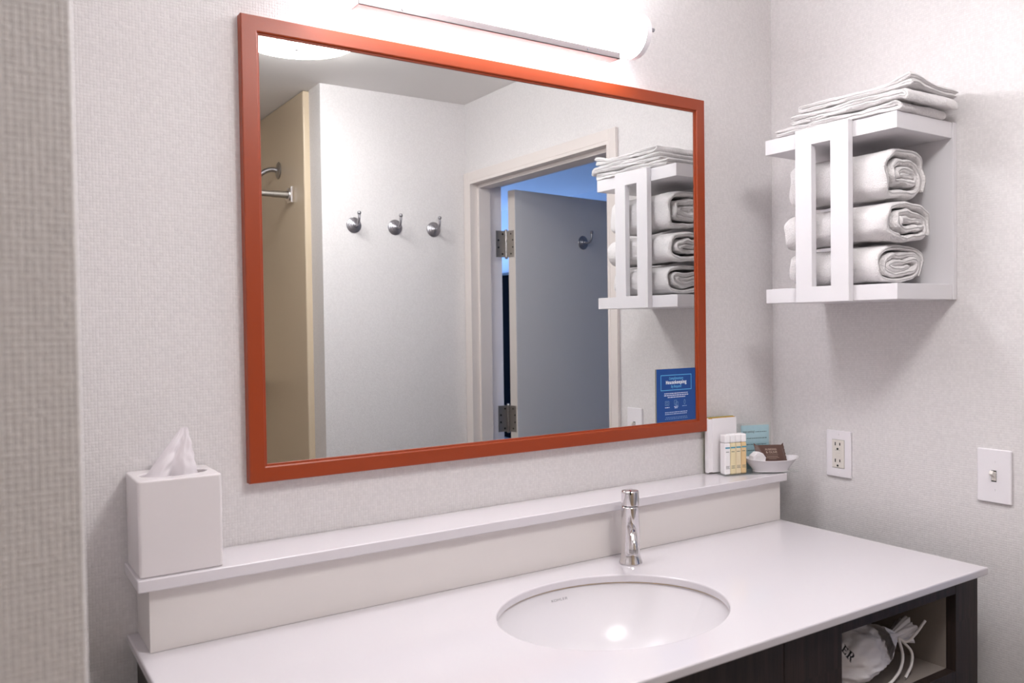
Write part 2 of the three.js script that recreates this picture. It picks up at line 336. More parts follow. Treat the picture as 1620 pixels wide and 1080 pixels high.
// ------------------------------------------------------------------ ceiling light (seen in the mirror)
{
  const L = thing('ceiling_light', 'round white flush dome light on the ceiling, seen in the mirror', 'ceiling light', [-0.928, H, 1.14]);
  part('pan', lathe([[0, -0.0005], [0.205, -0.0005], [0.207, -0.004], [0.207, -0.018], [0.203, -0.02]], 56), M.plastic, L);
  part('dome', lathe([[0.0001, -0.06], [0.05, -0.059], [0.1, -0.0555], [0.15, -0.0485], [0.185, -0.039], [0.2, -0.03], [0.2025, -0.02]], 56), M.domeGlass, L, 'glowing opal glass dome');
  const pl = new THREE.PointLight(LIGHT.ceilingColor, LIGHT.ceilingPoint); pl.name = 'lamp_bulb'; pl.position.set(0, -0.045, 0); pl.shadow.radius = 1; pl.castShadow = true; L.add(pl);
  part('finial', lathe([[0.0001, -0.070], [0.005, -0.0695], [0.010, -0.067], [0.013, -0.063], [0.014, -0.0605]], 24), M.plastic, L);
}

// ------------------------------------------------------------------ vanity: cabinet, countertop, sink, faucet
const CX0 = -1.6239, CX1 = -0.1082, CY = 0.9, CZ = 0.6263, CT = 0.0158;
{
  const v = thing('vanity_cabinet', 'dark espresso wood vanity cabinet with an open cubby', 'cabinet', [0, 0, 0]);
  const t = CY - CT - 0.0004, xr = -0.118, xl = -1.612, fz = 0.61, oL = -0.566, oR = -0.2001, oT = 0.8585, oB = 0.703;
  part('side_panel', box(xr - 0.02, xr, 0, t, 0.02, fz - 0.0205), M.wood, v); part('side_panel', box(xl, xl + 0.02, 0, t, 0.02, fz - 0.0205), M.wood, v);
  part('stile', box(oR, xr, 0.08, t, fz - 0.02, fz, 0.0008, 1), M.wood, v);
  part('stile', box(-0.7193, oL, 0.08, t, fz - 0.02, fz, 0.0008, 1), M.wood, v);
  part('top_rail', box(oL + 0.0003, oR - 0.0003, oT, t, fz - 0.02, fz - 0.0004), M.wood, v);
  part('lower_rail', box(oL + 0.0003, oR - 0.0003, oB - 0.03, oB, fz - 0.02, fz - 0.0004, 0.0008, 1), M.wood, v);
  const dp = part('door_panel', box(oL + 0.0003, oR - 0.0003, 0.085, oB - 0.033, fz - 0.02, fz - 0.001, 0.0008, 1), M.wood, v);
  const kn = cyl(0.012, 0.01, 0.02, 20); kn.rotateX(Math.PI / 2); kn.translate(-0.52, 0.6, fz + 0.009); part('knob', kn, M.nickel, dp);
  part('apron_panel', box(-1.165, -0.7201, 0.085, t, fz - 0.021, fz - 0.0006, 0.0008, 1), M.wood, v);
  part('apron_panel', box(-1.61, -1.166, 0.085, t, fz - 0.021, fz - 0.0006, 0.0008, 1), M.wood, v);
  part('cubby_liner', [box(oR + 0.0002, oR + 0.014, oB - 0.012, t - 0.004, 0.12, fz - 0.0202), box(oL - 0.014, oL - 0.0002, oB - 0.012, t - 0.004, 0.12, fz - 0.0202), box(oL, oR, oB - 0.012, oB - 0.0002, 0.12, fz - 0.0202), box(oL, oR, oT + 0.004, oT + 0.012, 0.12, fz - 0.0202), box(oL, oR, oB, oT + 0.004, 0.11, 0.12)], M.melamine, v, 'pale melamine lining of the cubby');
  part('plinth', box(xl + 0.02, xr - 0.02, 0, 0.08, 0.05, fz - 0.06), M.dark, v);
  part('rear_panel', box(xl + 0.0205, xr - 0.0205, 0.08, t, 0.012, 0.0195), M.melamine, v);
}
const SX = -0.88, SZ = 0.37, SA = 0.222, SB = 0.178;
{
  const c = thing('countertop', 'white solid-surface vanity countertop with a raised back ledge', 'countertop', [0, CY, 0]);
  const b = 0.003, s = new THREE.Shape(); s.moveTo(CX0 + b, -0.0006 - b); s.lineTo(CX0 + b, -(CZ - b)); s.lineTo(CX1 - b, -(CZ - b)); s.lineTo(CX1 - b, -0.0006 - b); s.closePath();
  const h = new THREE.Path(); h.absellipse(SX, -SZ, SA + b, SB + b, 0, Math.PI * 2, true); s.holes.push(h);
  const g = new THREE.ExtrudeGeometry(s, { depth: CT - 2 * b, bevelEnabled: true, bevelSize: b, bevelThickness: b, bevelSegments: 3, curveSegments: 64 });
  g.rotateX(-Math.PI / 2); g.translate(0, -CT + b, 0);
  part('slab', g, M.quartz, c);
  part('backsplash', box(-1.6071, -0.1133, 0.0003, 0.1011, 0.0006, 0.1128, 0.0012, 2), M.quartzDull, c);
  part('ledge', box(-1.6251, -0.1052, 0.1013, 0.1206, 0.0006, 0.1287, 0.0022, 3), M.quartz, c);
  const s2 = thing('sink', 'oval white undermount porcelain sink', 'sink', [SX, CY, SZ]);
  const yTop = -CT - 0.0012, D = 0.135, A = SA + 0.005, B = SB + 0.005;
  const bowl = (r, a, o = 0) => [(A - o) * r * Math.cos(a), yTop - D * (1 - Math.pow(r, 3.2)) + o * 0.8, (B - o) * r * Math.sin(a)];
  part('basin', gridGeo(72, 28, (u, v) => bowl(0.075 + 0.925 * v, u * Math.PI * 2)), M.porcelain, s2);
  s2.children[0].material = M.porcelain;
  part('rim', gridGeo(72, 2, (u, v) => { const a = u * Math.PI * 2, k = 1 + 0.1 * v; return [A * k * Math.cos(a), yTop, B * k * Math.sin(a)]; }), M.porcelain, s2);
  part('sealant', gridGeo(96, 6, (u, v) => { const a = u * Math.PI * 2, p = v * Math.PI * 2, q = 0.0014; return [(SA + 0.0042 + q * Math.cos(p)) * Math.cos(a), -CT + q * Math.sin(p) - 0.0004, (SB + 0.0042 + q * Math.cos(p)) * Math.sin(a)]; }), M.sealant, s2, 'thin yellowed sealant line under the counter edge');
  const dr = lathe([[0.0001, 0.004], [0.012, 0.004], [0.013, 0.002], [0.02, 0.003], [0.0225, 0.001], [0.022, -0.02]], 32); dr.translate(0, yTop - D + 0.002, 0); part('drain', dr, M.chrome, s2);
  const mark = canvasTex(256, 64, (k, w, hh) => { k.clearRect(0, 0, w, hh); k.fillStyle = 'rgba(150,146,150,0.85)'; k.textAlign = 'center'; textFit(k, 'KOHLER', 128, 46, 240, '500 44px sans-serif'); });
  const mg = gridGeo(10, 3, (u, v) => bowl(0.945 + 0.022 * v, THREE.MathUtils.degToRad(-94 + 11 * u), 0.0006));
  part('maker_mark', mg, S({ map: mark, transparent: true, roughness: 0.3 }), s2, 'small grey lettering inside the basin');
}
{
  const f = thing('faucet', 'single-post polished chrome faucet behind the sink', 'faucet', [-0.673, CY, 0.1783]);
  f.rotation.y = -0.665;           // local +z points over the basin
  part('body', lathe([[0.0001, 0.0002], [0.0245, 0.0002], [0.0248, 0.002], [0.0242, 0.004], [0.0222, 0.010], [0.0203, 0.018], [0.0193, 0.030], [0.0190, 0.06], [0.0189, 0.118], [0.0186, 0.1215], [0.0001, 0.1216]], 56), M.chrome, f);
  const hd = part('handle', lathe([[0.0001, 0.1228], [0.0183, 0.1228], [0.0188, 0.1240], [0.0188, 0.1500], [0.0180, 0.1532], [0.0150, 0.1545], [0.0001, 0.1546]], 56), M.chrome, f);
  part('lever_slot', box(-0.0018, 0.0018, 0.1475, 0.15475, 0.0004, 0.0190, 0.0005, 1), M.dark, hd);
  part('temperature_mark', box(-0.0009, 0.0009, 0.15475, 0.15505, 0.004, 0.0165), M.red, hd);
  const pts = [[0, 0.078, 0.010], [0, 0.082, 0.035], [0, 0.083, 0.065], [0, 0.079, 0.092], [0, 0.068, 0.106], [0, 0.057, 0.110]];
  part('spout', tube(pts, 0.0088, 40, 24), M.chrome, f);
  const ae = cyl(0.0092, 0.0088, 0.008, 24); ae.translate(0, 0.0555, 0.1102); part('aerator', ae, M.chromeRough, f);
}

// ------------------------------------------------------------------ towel shelf on the right wall
{
  const s = thing('towel_shelf', 'white open wall shelf with a slotted front frame', 'wall shelf', [0, 0, 0]);
  const z0 = 0.1635, z1 = 0.5015, ka = 1.8373, kb = 1.8023, kc = 1.4818, kd = 1.4482, kx = -0.2217, e = 0.0012;
  part('back_panel', box(-0.014, -0.0004, kd, ka, z0, z1 + 0.003, e), M.lacquer, s);
  part('top_shelf', box(kx, -0.0142, kb, ka, z0, z1, e), M.lacquer, s);
  part('bottom_shelf', box(kx, -0.0142, kd, kc, z0, z1, e), M.lacquer, s);
  const sh = new THREE.Shape(), f0 = 0.263, f1 = 0.3987; sh.moveTo(f0, kd); sh.lineTo(f1, kd); sh.lineTo(f1, ka + 0.001); sh.lineTo(f0, ka + 0.001); sh.closePath();
  const ho = new THREE.Path(); ho.moveTo(0.305, kc); ho.lineTo(0.305, kb); ho.lineTo(0.3557, kb); ho.lineTo(0.3557, kc); ho.closePath(); sh.holes.push(ho);
  const g = new THREE.ExtrudeGeometry(sh, { depth: 0.0146, bevelEnabled: true, bevelSize: 0.0008, bevelThickness: 0.001, bevelSegments: 2 });
  g.rotateY(-Math.PI / 2); g.translate(kx - 0.0012, 0, 0);
  part('front_frame', g, M.lacquer, s);
}
// folded cloth: a strip of even thickness that follows a 2D path, swept along w, with rounded rims
function foldGeo(path, thick, w0, w1, stations, map) {
  const n = path.length, nor = [], arc = [0];
  for (let i = 0; i < n; i++) { const a = path[Math.max(0, i - 1)], b = path[Math.min(n - 1, i + 1)], l = Math.hypot(b[0] - a[0], b[1] - a[1]) || 1; nor.push([-(b[1] - a[1]) / l, (b[0] - a[0]) / l]); if (i) arc.push(arc[i - 1] + Math.hypot(path[i][0] - path[i - 1][0], path[i][1] - path[i - 1][1])); }
  const rim = [[0, 0.2], [0.12, 0.62], [0.35, 0.88], [0.7, 1]], ws = [];
  for (const [o, k] of rim) ws.push([w0 + o * thick, k]);
  for (let i = 1; i < stations; i++) ws.push([w0 + thick + (w1 - w0 - 2 * thick) * i / stations, 1]);
  for (const [o, k] of rim.slice().reverse()) ws.push([w1 - o * thick, k]);
  const ring = [];
  for (let i = 0; i < n; i++) { const e = Math.min(1, Math.sqrt(Math.min(arc[i], arc[n - 1] - arc[i]) / (thick * 0.5)) + 0.15); ring.push([i, 1 * e]); }
  for (let i = n - 1; i >= 0; i--) ring.push([i, -ring[i][1]]);
  const m = ring.length, pos = [], uv = [], idx = [];
  for (const [w, k] of ws) for (const [i, s] of ring) {
    const q = path[i], o = s * k * thick / 2; pos.push(...map(q[0] + nor[i][0] * o, q[1] + nor[i][1] * o, w, arc[i] / arc[n - 1])); uv.push(arc[i] + (s < 0 ? 0.031 : 0), w);
  }
  for (let j = 0; j < ws.length - 1; j++) for (let i = 0; i < m; i++) { const a = j * m + i, b = j * m + (i + 1) % m, c = a + m, d = b + m; idx.push(a, d, b, a, c, d); }
  for (const [j, f] of [[0, 1], [ws.length - 1, 0]]) for (let i = 0; i < n - 1; i++) { const a = j * m + i, b = a + 1, c = j * m + (m - 1 - i), d = c - 1; if (f) idx.push(a, b, d, a, d, c); else idx.push(a, d, b, a, c, d); }
  const g = new THREE.BufferGeometry(); g.setAttribute('position', new THREE.Float32BufferAttribute(pos, 3)); g.setAttribute('uv', new THREE.Float32BufferAttribute(uv, 2)); g.setIndex(idx); g.computeVertexNormals(); return g;
}
function roll(A, B, turns, pitch, start, dir, ex) {          // flattened roll seen from its end
  const out = [], N = Math.round(turns * 72);
  for (let i = 0; i <= N; i++) {
    const s = i / N * turns, a = start + dir * s * Math.PI * 2, c = Math.cos(a), q = Math.sin(a);
    const sh = pitch * (s < 1 ? smooth(0.62, 1.05, s) : s), ra = Math.max(0.006, A - sh), rb = Math.max(0.004, B - sh);
    out.push([ra * Math.sign(c) * Math.pow(Math.abs(c), 2 / ex), rb * Math.sign(q) * Math.pow(Math.abs(q), 2 / ex)]);
  }
  return out;
}
{
  const grp = 'rolled bath towels in the wall shelf';
  // [centre y, half width, half height, turns, pitch, z0, z1, label, seed]
  const rolls = [
    [1.7185, 0.083, 0.0560, 3.1, 0.0165, 0.219, 0.461, 'thick rolled white bath towel, topmost inside the wall shelf', 1.3],
    [1.6145, 0.087, 0.0435, 2.7, 0.0142, 0.205, 0.470, 'rolled white bath towel, middle one inside the wall shelf', 4.1],
    [1.5256, 0.084, 0.0412, 2.9, 0.0122, 0.217, 0.449, 'tightly rolled white bath towel, lowest inside the wall shelf', 8.6],
  ];
  for (const [cy, A, B, turns, pitch, z0, z1, label, sd] of rolls) {
    const t = thing('bath_towel', label, 'towel', [-0.124, cy - B - 0.002, (z0 + z1) / 2], grp);
    const path = roll(A - pitch * 0.42, B - pitch * 0.42, turns, pitch, -0.5, 1, 2.9), half = (z1 - z0) / 2;
    const g = foldGeo(path, pitch * 0.95, -half, half, 30, (u, v, w, k) => {
      const e = smooth(half * 0.35, half, Math.abs(w)), inn = smooth(0.15, 0.6, k);
      const x = u + (nz(u * 16 + sd, v * 22, w * 9 + sd) * 0.007 + nz(u * 50, v * 50 + sd, w * 30) * 0.0030) * (0.45 + inn);
      const y = v + (nz(u * 15, v * 15 + sd, w * 8) * 0.008 + nz(u * 55, v * 50 + sd, w * 34) * 0.0030) * (0.4 + inn);
      const z = w + e * Math.sign(w) * (nz(u * 24 + sd, v * 24, sd) * 0.012 + (k - 0.3) * 0.006) * 1.0;
      const yy = Math.max(-B - 0.0016, Math.min(B + 0.002, y)), xx = Math.max(-A - 0.006, Math.min(A + 0.006, x));
      return [xx, yy + B + 0.002, z];
    });
    part('rolled_cloth', g, M.terry, t);
  }
  const stack = [
    [1.8376, 0.186, 0.507, 0.0088, 2, -0.226, -0.045, 0.01, 1, 'flat folded white washcloth, lowest of the pile on the wall shelf'],
    [1.8595, 0.226, 0.527, 0.0098, 2, -0.222, -0.035, -0.02, 1, 'folded white washcloth in the middle of the pile on the wall shelf'],
    [1.8836, 0.250, 0.532, 0.0082, 2, -0.214, -0.025, 0.02, -1, 'folded white washcloth on top of the pile on the wall shelf'],
  ];
  stack.forEach(([y0, z0, z1, p, layers, x0, x1, turn, flip, label], ci) => {
    const cx = (x0 + x1) / 2, cz = (z0 + z1) / 2, L = (z1 - z0) / 2, W = (x1 - x0) / 2;
    const t = thing('washcloth', label, 'washcloth', [cx, y0, cz], 'folded washcloths on the wall shelf'); t.rotation.y = turn;
    const path = [];
    for (let l = 0; l < layers; l++) {
      const y = p * (l + 0.5), toLeft = l % 2 === 0, N = 60;
      for (let i = 0; i <= N; i++) { const q = -L + p + (2 * L - 2 * p) * i / N; path.push([flip * (toLeft ? q : -q), y]); }
      if (l < layers - 1) for (let i = 1; i < 8; i++) { const a = -Math.PI / 2 + Math.PI * i / 8, s = flip * (toLeft ? 1 : -1); path.push([s * (L - p + 0.9 * p * Math.cos(a)), y + p / 2 + p / 2 * Math.sin(a)]); }
    }
    const g = foldGeo(path, p * 0.93, -W, W, 30, (u, v, w, k) => {
      const z = u, x = w, sd = ci * 5.3;
      const lift = (ci === 2 ? 0.012 * smooth(0.06, 0.14, z) * smooth(0.02, -0.09, x) * (0.4 + v / 0.018) : 0) - (ci > 0 ? 0.010 * smooth(L - 0.014, L + 0.004, z) * (1 - v / 0.03) : 0);
      const y = v + lift + (v / (p * layers)) * (0.0022 + 0.0026 * nz(z * 9 + sd, x * 11, 2)) + 0.0016 * nz(z * 34 + sd, x * 26, v * 40) + 0.0008 * nz(z * 90, x * 80 + sd, v * 90);
      const e = smooth(W * 0.6, W, Math.abs(x)) * Math.sign(x);
      return [x + e * ((nz(z * 12 + sd, v * 90, 3) * 0.009 + nz(z * 45 + sd, v * 120, 5) * 0.004) - (v / (p * layers)) * 0.004), Math.max(ci ? -0.012 : 0.0002, y), z + nz(x * 14 + sd, v * 60, 7) * 0.005 * smooth(L * 0.7, L, Math.abs(z))];
    });
    part('folded_cloth', g, M.terry, t);
  });
}

// ------------------------------------------------------------------ outlet and switch plates
{
  const o = thing('power_outlet', 'white wall outlet plate with two sockets near the corner', 'outlet', [0, 1.0109, 0.1715]);
  part('plate', box(-0.0062, -0.0003, 0, 0.117, 0, 0.07, 0.0022, 3), M.plastic, o);
  const fc = part('receptacle', box(-0.0078, -0.004, 0.0235, 0.0935, 0.018, 0.052, 0.0008, 2), M.plasticIvory, o);
  const slot = (y, z, h) => part('slot', box(-0.0081, -0.0077, y - h / 2, y + h / 2, z - 0.0013, z + 0.0013), M.dark, fc);
  for (const y of [0.0835, 0.0415]) { slot(y, 0.0275, 0.0085); slot(y, 0.0405, 0.007); const c = cyl(0.0027, 0.0027, 0.0005, 16); c.rotateZ(Math.PI / 2); c.translate(-0.0079, y - 0.0125, 0.034); part('ground_hole', c, M.dark, fc); }
  for (const y of [0.0555, 0.0635]) part('test_button', box(-0.0086, -0.0076, y - 0.003, y + 0.003, 0.0275, 0.0405, 0.0004, 1), M.plasticIvory, fc);
  part('face_line', box(-0.00795, -0.0077, 0.0675, 0.0682, 0.026, 0.042), M.nickelDark, fc);
  part('face_edge', [box(-0.00635, -0.0061, 0.0226, 0.0235, 0.0172, 0.0528), box(-0.00635, -0.0061, 0.0935, 0.0944, 0.0172, 0.0528), box(-0.00635, -0.0061, 0.0235, 0.0935, 0.0522, 0.0528)], M.nickelDark, o);
  for (const y of [0.0095, 0.1075]) { const c = cyl(0.0026, 0.0026, 0.001, 14); c.rotateZ(Math.PI / 2); c.translate(-0.0066, y, 0.035); part('screw', c, M.plastic, o); }
  const s = thing('light_switch', 'white wall plate with one toggle switch', 'switch', [0, 1.0111, 0.5509]);
  part('plate', box(-0.0065, -0.0003, 0, 0.1152, 0, 0.071, 0.0026, 3), M.plastic, s);
  part('toggle_opening', box(-0.0068, -0.0064, 0.0455, 0.0697, 0.0302, 0.0408), M.dark, s);
  const tg = box(-0.013, 0.002, -0.0045, 0.0045, -0.0042, 0.0042, 0.0016, 2); tg.rotateZ(-0.55); tg.translate(-0.0085, 0.0602, 0.0355); part('toggle', tg, M.plasticIvory, s);
  part('toggle_base', box(-0.0076, -0.0066, 0.048, 0.0672, 0.0308, 0.0402, 0.0004, 1), M.plasticIvory, s);
  for (const y of [0.0275, 0.0877]) { const c = cyl(0.003, 0.003, 0.0012, 14); c.rotateZ(Math.PI / 2); c.translate(-0.0068, y, 0.0355); part('screw', c, M.plastic, s); }
}

// ------------------------------------------------------------------ robe hooks
function makeHook(name, label, group) {          // local -z leaves the wall
  const h = thing(name, label, 'hook', [0, 0, 0], group);
  const r = lathe([[0.0001, 0.0225], [0.006, 0.0222], [0.0085, 0.020], [0.0095, 0.0165], [0.0145, 0.0158], [0.0168, 0.0140], [0.0172, 0.0108], [0.0215, 0.0102], [0.0240, 0.0085], [0.0245, 0.0060], [0.0290, 0.0052], [0.0315, 0.0030], [0.0315, 0.0004], [0.0001, 0.0004]], 40); r.rotateX(-Math.PI / 2);
  part('rosette', r, M.nickel, h);
  part('arm', tube([[0, 0, -0.018], [0, -0.003, -0.03], [0, -0.001, -0.042], [0, 0.008, -0.052], [0, 0.02, -0.0565], [0, 0.036, -0.0575]], 0.0046, 28, 14), M.nickel, h);
  const b = new THREE.SphereGeometry(0.0078, 20, 14); b.translate(0, 0.0425, -0.0578); part('ball_tip', b, M.nickel, h);
  return h;
}
{
  const names = ['brushed nickel robe hook nearest the shower, leftmost of three on the mirrored wall', 'brushed nickel robe hook, middle of three on the mirrored wall', 'brushed nickel robe hook nearest the doorway, rightmost of three on the mirrored wall'];
  [-0.5225, -0.3415, -0.162].forEach((x, i) => { const h = makeHook('robe_hook', names[i], 'robe hooks on the mirrored wall'); h.position.set(x, 1.812, ZB); });
  const d = makeHook('robe_hook', 'nickel robe hook mounted on the open grey door');
  const t = 0.418; d.position.set(0.148 + t * Math.cos(leafAngle), 1.777, 1.513 + t * Math.sin(leafAngle)); d.rotation.y = -leafAngle;
}
// ------------------------------------------------------------------ shower arm and curtain rod
{
  const x = -0.6797, a = thing('shower_fitting', 'bent metal shower arm with round wall flange', 'shower', [x, 2.088, 2.125]);
  const fl = lathe([[0.0001, 0.010], [0.012, 0.0098], [0.02, 0.008], [0.032, 0.004], [0.037, 0.0004], [0.0001, 0.0003]], 36); fl.rotateZ(Math.PI / 2); part('flange', fl, M.nickelDark, a);
  part('arm', tube([[-0.004, 0, 0], [-0.028, 0.002, 0], [-0.055, -0.006, 0], [-0.09, -0.032, 0], [-0.145, -0.09, 0]], 0.0105, 36, 16), M.nickel, a);
  const hd = lathe([[0.0001, 0.03], [0.012, 0.03], [0.014, 0.015], [0.03, -0.005], [0.036, -0.03], [0.0001, -0.032]], 32); hd.rotateZ(-0.8); hd.translate(-0.16, -0.107, 0); part('shower_head', hd, M.nickel, a);
  const r = thing('curtain_rod', 'straight metal shower curtain rod with square wall bracket', 'curtain rod', [x, 1.958, 1.952]);
  const bk = part('bracket', box(-0.014, -0.0004, -0.034, 0.034, -0.026, 0.026, 0.004, 3), M.chrome, r);
  const ring = new THREE.TorusGeometry(0.0215, 0.006, 14, 32); ring.rotateY(Math.PI / 2); ring.translate(-0.016, 0, 0); part('cup', ring, M.chrome, bk);
  const c1 = cyl(0.0145, 0.0145, 0.075, 24); c1.rotateZ(Math.PI / 2); c1.translate(-0.045, 0, 0); part('sleeve', c1, M.nickelDark, r);
  const c2 = cyl(0.0125, 0.0125, 1.44, 24); c2.rotateZ(Math.PI / 2); c2.translate(-0.795, 0, 0); part('rod', c2, M.nickelDark, r);
}

// ------------------------------------------------------------------ tissue box
const LY = CY + 0.1206 + 0.0003;
{
  const t = thing('tissue_box', 'pale grey boutique tissue box cover on the ledge', 'tissue box', [-1.5573, LY, 0.0618]);
  const w = 0.0635, d = 0.0575, h = 0.1508;
  const s = new THREE.Shape(); const rc = 0.006; s.moveTo(-w + rc, -d); s.lineTo(w - rc, -d); s.quadraticCurveTo(w, -d, w, -d + rc); s.lineTo(w, d - rc); s.quadraticCurveTo(w, d, w - rc, d); s.lineTo(-w + rc, d); s.quadraticCurveTo(-w, d, -w, d - rc); s.lineTo(-w, -d + rc); s.quadraticCurveTo(-w, -d, -w + rc, -d);
  const ho = new THREE.Path(); ho.absellipse(0, 0, 0.052, 0.03, 0, Math.PI * 2, true); s.holes.push(ho);
  const g = new THREE.ExtrudeGeometry(s, { depth: h - 0.005, bevelEnabled: true, bevelSize: 0.0025, bevelThickness: 0.0025, bevelOffset: -0.0025, bevelSegments: 3, curveSegments: 28 }); g.rotateX(-Math.PI / 2); g.translate(0, 0.0025, 0);
  part('cover', g, M.ceramicGrey, t);
  const base = [[-0.0515, 0.0], [-0.044, 0.014], [-0.031, 0.0235], [-0.016, 0.020], [-0.007, 0.004], [0.004, 0.010], [0.016, 0.014], [0.030, 0.012], [0.040, 0.0], [0.037, -0.012]];
  const curve = new THREE.CatmullRomCurve3(base.map(([x, z]) => new THREE.Vector3(x, h - 0.012, z)));
  const sheet = gridGeo(60, 26, (u, v) => {
    const p = curve.getPoint(u), tx = 0.0145 + 0.010 * u, ty = h + 0.0725 + 0.001 * u, tz = -0.004 + 0.004 * u;
    const q = v, wr = (1 - v) * v * 4 * 0.002 * nz(u * 9, v * 6, 3);
    return [p.x + (tx - p.x) * q + wr, p.y + (ty - p.y) * v, p.z + (tz - p.z) * q + wr * 1.6 + 0.004 * Math.sin(v * Math.PI) * nz(u * 4, v * 3, 8)];
  });
  const ti = thing('tissue', 'white paper tissue rising in a peak from the box', 'tissue', [-1.5573, LY, 0.0618]);
  part('sheet', sheet, M.tissue, ti);
}

// ------------------------------------------------------------------ amenities on the right end of the ledge
const trayYaw = Math.atan2(0.309, 0.951);
const e1 = [0.951, 0.309], e2 = [0.309, -0.951], F0 = [-0.2668, 0.069];
const trayPt = (a, b) => [F0[0] + e1[0] * a + e2[0] * b, F0[1] + e1[1] * a + e2[1] * b];   // a along the front edge, b to the rear
{
  const t = thing('acrylic_tray', 'clear acrylic tray with an upright back panel on the ledge', 'tray', [F0[0], LY, F0[1]]); t.rotation.y = -trayYaw;
  part('base', box(0, 0.21, 0, 0.003, -0.066, 0, 0.0008, 1), M.acrylic, t);
  part('upright', box(0.073, 0.1716, 0.0032, 0.1215, -0.066, -0.063, 0.0008, 1), M.acrylic, t);
  const tex = canvasTex(512, 512, (k, w, h) => {
    k.fillStyle = '#bcdfee'; k.fillRect(0, 0, w, h); k.fillStyle = '#24323c'; k.textAlign = 'left'; textFit(k, 'Forget something?', 36, 88, 215, 'bold 34px sans-serif');
    const line = (y, x0, x1) => { k.fillStyle = '#4d6c7c'; let x = x0; while (x < x1) { const ww = Math.min(x1 - x, 12 + rnd() * 30); k.fillRect(x, y, ww, 10); x += ww + 9; } };
    line(74, 265, 470); line(148, 40, 470); line(220, 40, 460); line(290, 40, 465); line(360, 40, 150); k.fillStyle = '#24323c'; k.fillRect(170, 358, 150, 16);
  });
  const c = thing('notice_slip', 'light blue printed slip behind the clear upright', 'notice', [...[trayPt(0.0855, 0.0675)].map((p) => [p[0], LY + 0.0015, p[1]])[0]]); c.rotation.y = -trayYaw;
  part('slip', box(0, 0.0815, 0, 0.1135, -0.0004, 0.0004), S({ color: 0xbcdfee, roughness: 0.6 }), c);
  const f = new THREE.PlaneGeometry(0.0815, 0.1135); f.translate(0.04075, 0.05675, 0.0006); part('print', f, S({ map: tex, roughness: 0.6 }), c);
}
{
  const b = thing('booklet', 'white booklet with green cover edges standing left on the tray', 'booklet', [-0.2755, LY + 0.0034, 0.0135]); b.rotation.y = -0.12;
  part('cover', [box(0, 0.0905, 0, 0.1395, -0.0012, 0), ], M.green, b, 'green rear cover');
  part('spine', box(-0.0012, 0.0003, 0, 0.1385, -0.0012, 0.0125, 0.0005, 1), M.paperWhite, b);
  part('pages', box(0.0004, 0.0885, 0.0012, 0.1358, 0.0001, 0.0105), M.paperWhite, b);
  part('front_sheet', box(0.0126, 0.0900, 0.0005, 0.1372, 0.0108, 0.0124), M.paperWhite, b);
  part('top_edge', box(0.0006, 0.088, 0.1360, 0.1385, 0.0004, 0.0095), M.orangeEdge, b);
}
{
  const mats = [M.bottleWhite, M.bottleCream, M.bottleCream2, M.bottleAmber];
  const labels = ['white toiletry bottle with teal stripe, front left of four', 'cream toiletry bottle, second from the white one', 'pale cream toiletry bottle, third from the white one', 'amber tinted toiletry bottle, rightmost beside the soap dish'];
  const print = canvasTex(128, 512, (k, w, h) => { k.clearRect(0, 0, w, h); k.fillStyle = '#4a9ab5'; k.fillRect(0, 132, 128, 20); k.fillStyle = '#6f6a62'; k.fillRect(16, 196, 86, 9); k.fillRect(16, 400, 96, 6); k.fillRect(16, 416, 90, 6); k.fillRect(16, 432, 100, 6); });
  for (let i = 0; i < 4; i++) {
    const p = trayPt(0.0100 + i * 0.0164, 0.015 + i * 0.0022);
    const o = thing('toiletry_bottle', labels[i], 'bottle', [p[0], LY + 0.0034, p[1]], 'toiletry bottles on the tray'); o.rotation.y = -trayYaw;
    part('body', box(-0.0079, 0.0079, 0, 0.0785, -0.0125, 0.0125, 0.0032, 3), mats[i], o);
    part('cap', box(-0.0078, 0.0078, 0.0788, 0.0995 + (i === 0 ? -0.001 : 0), -0.0123, 0.0123, 0.0028, 3), M.bottleWhite, o, 'white cap');
    const f = new THREE.PlaneGeometry(0.0128, 0.090); f.translate(0, 0.047, 0.01262); part('print', f, S({ map: print, transparent: true, roughness: 0.5 }), o);
  }
}
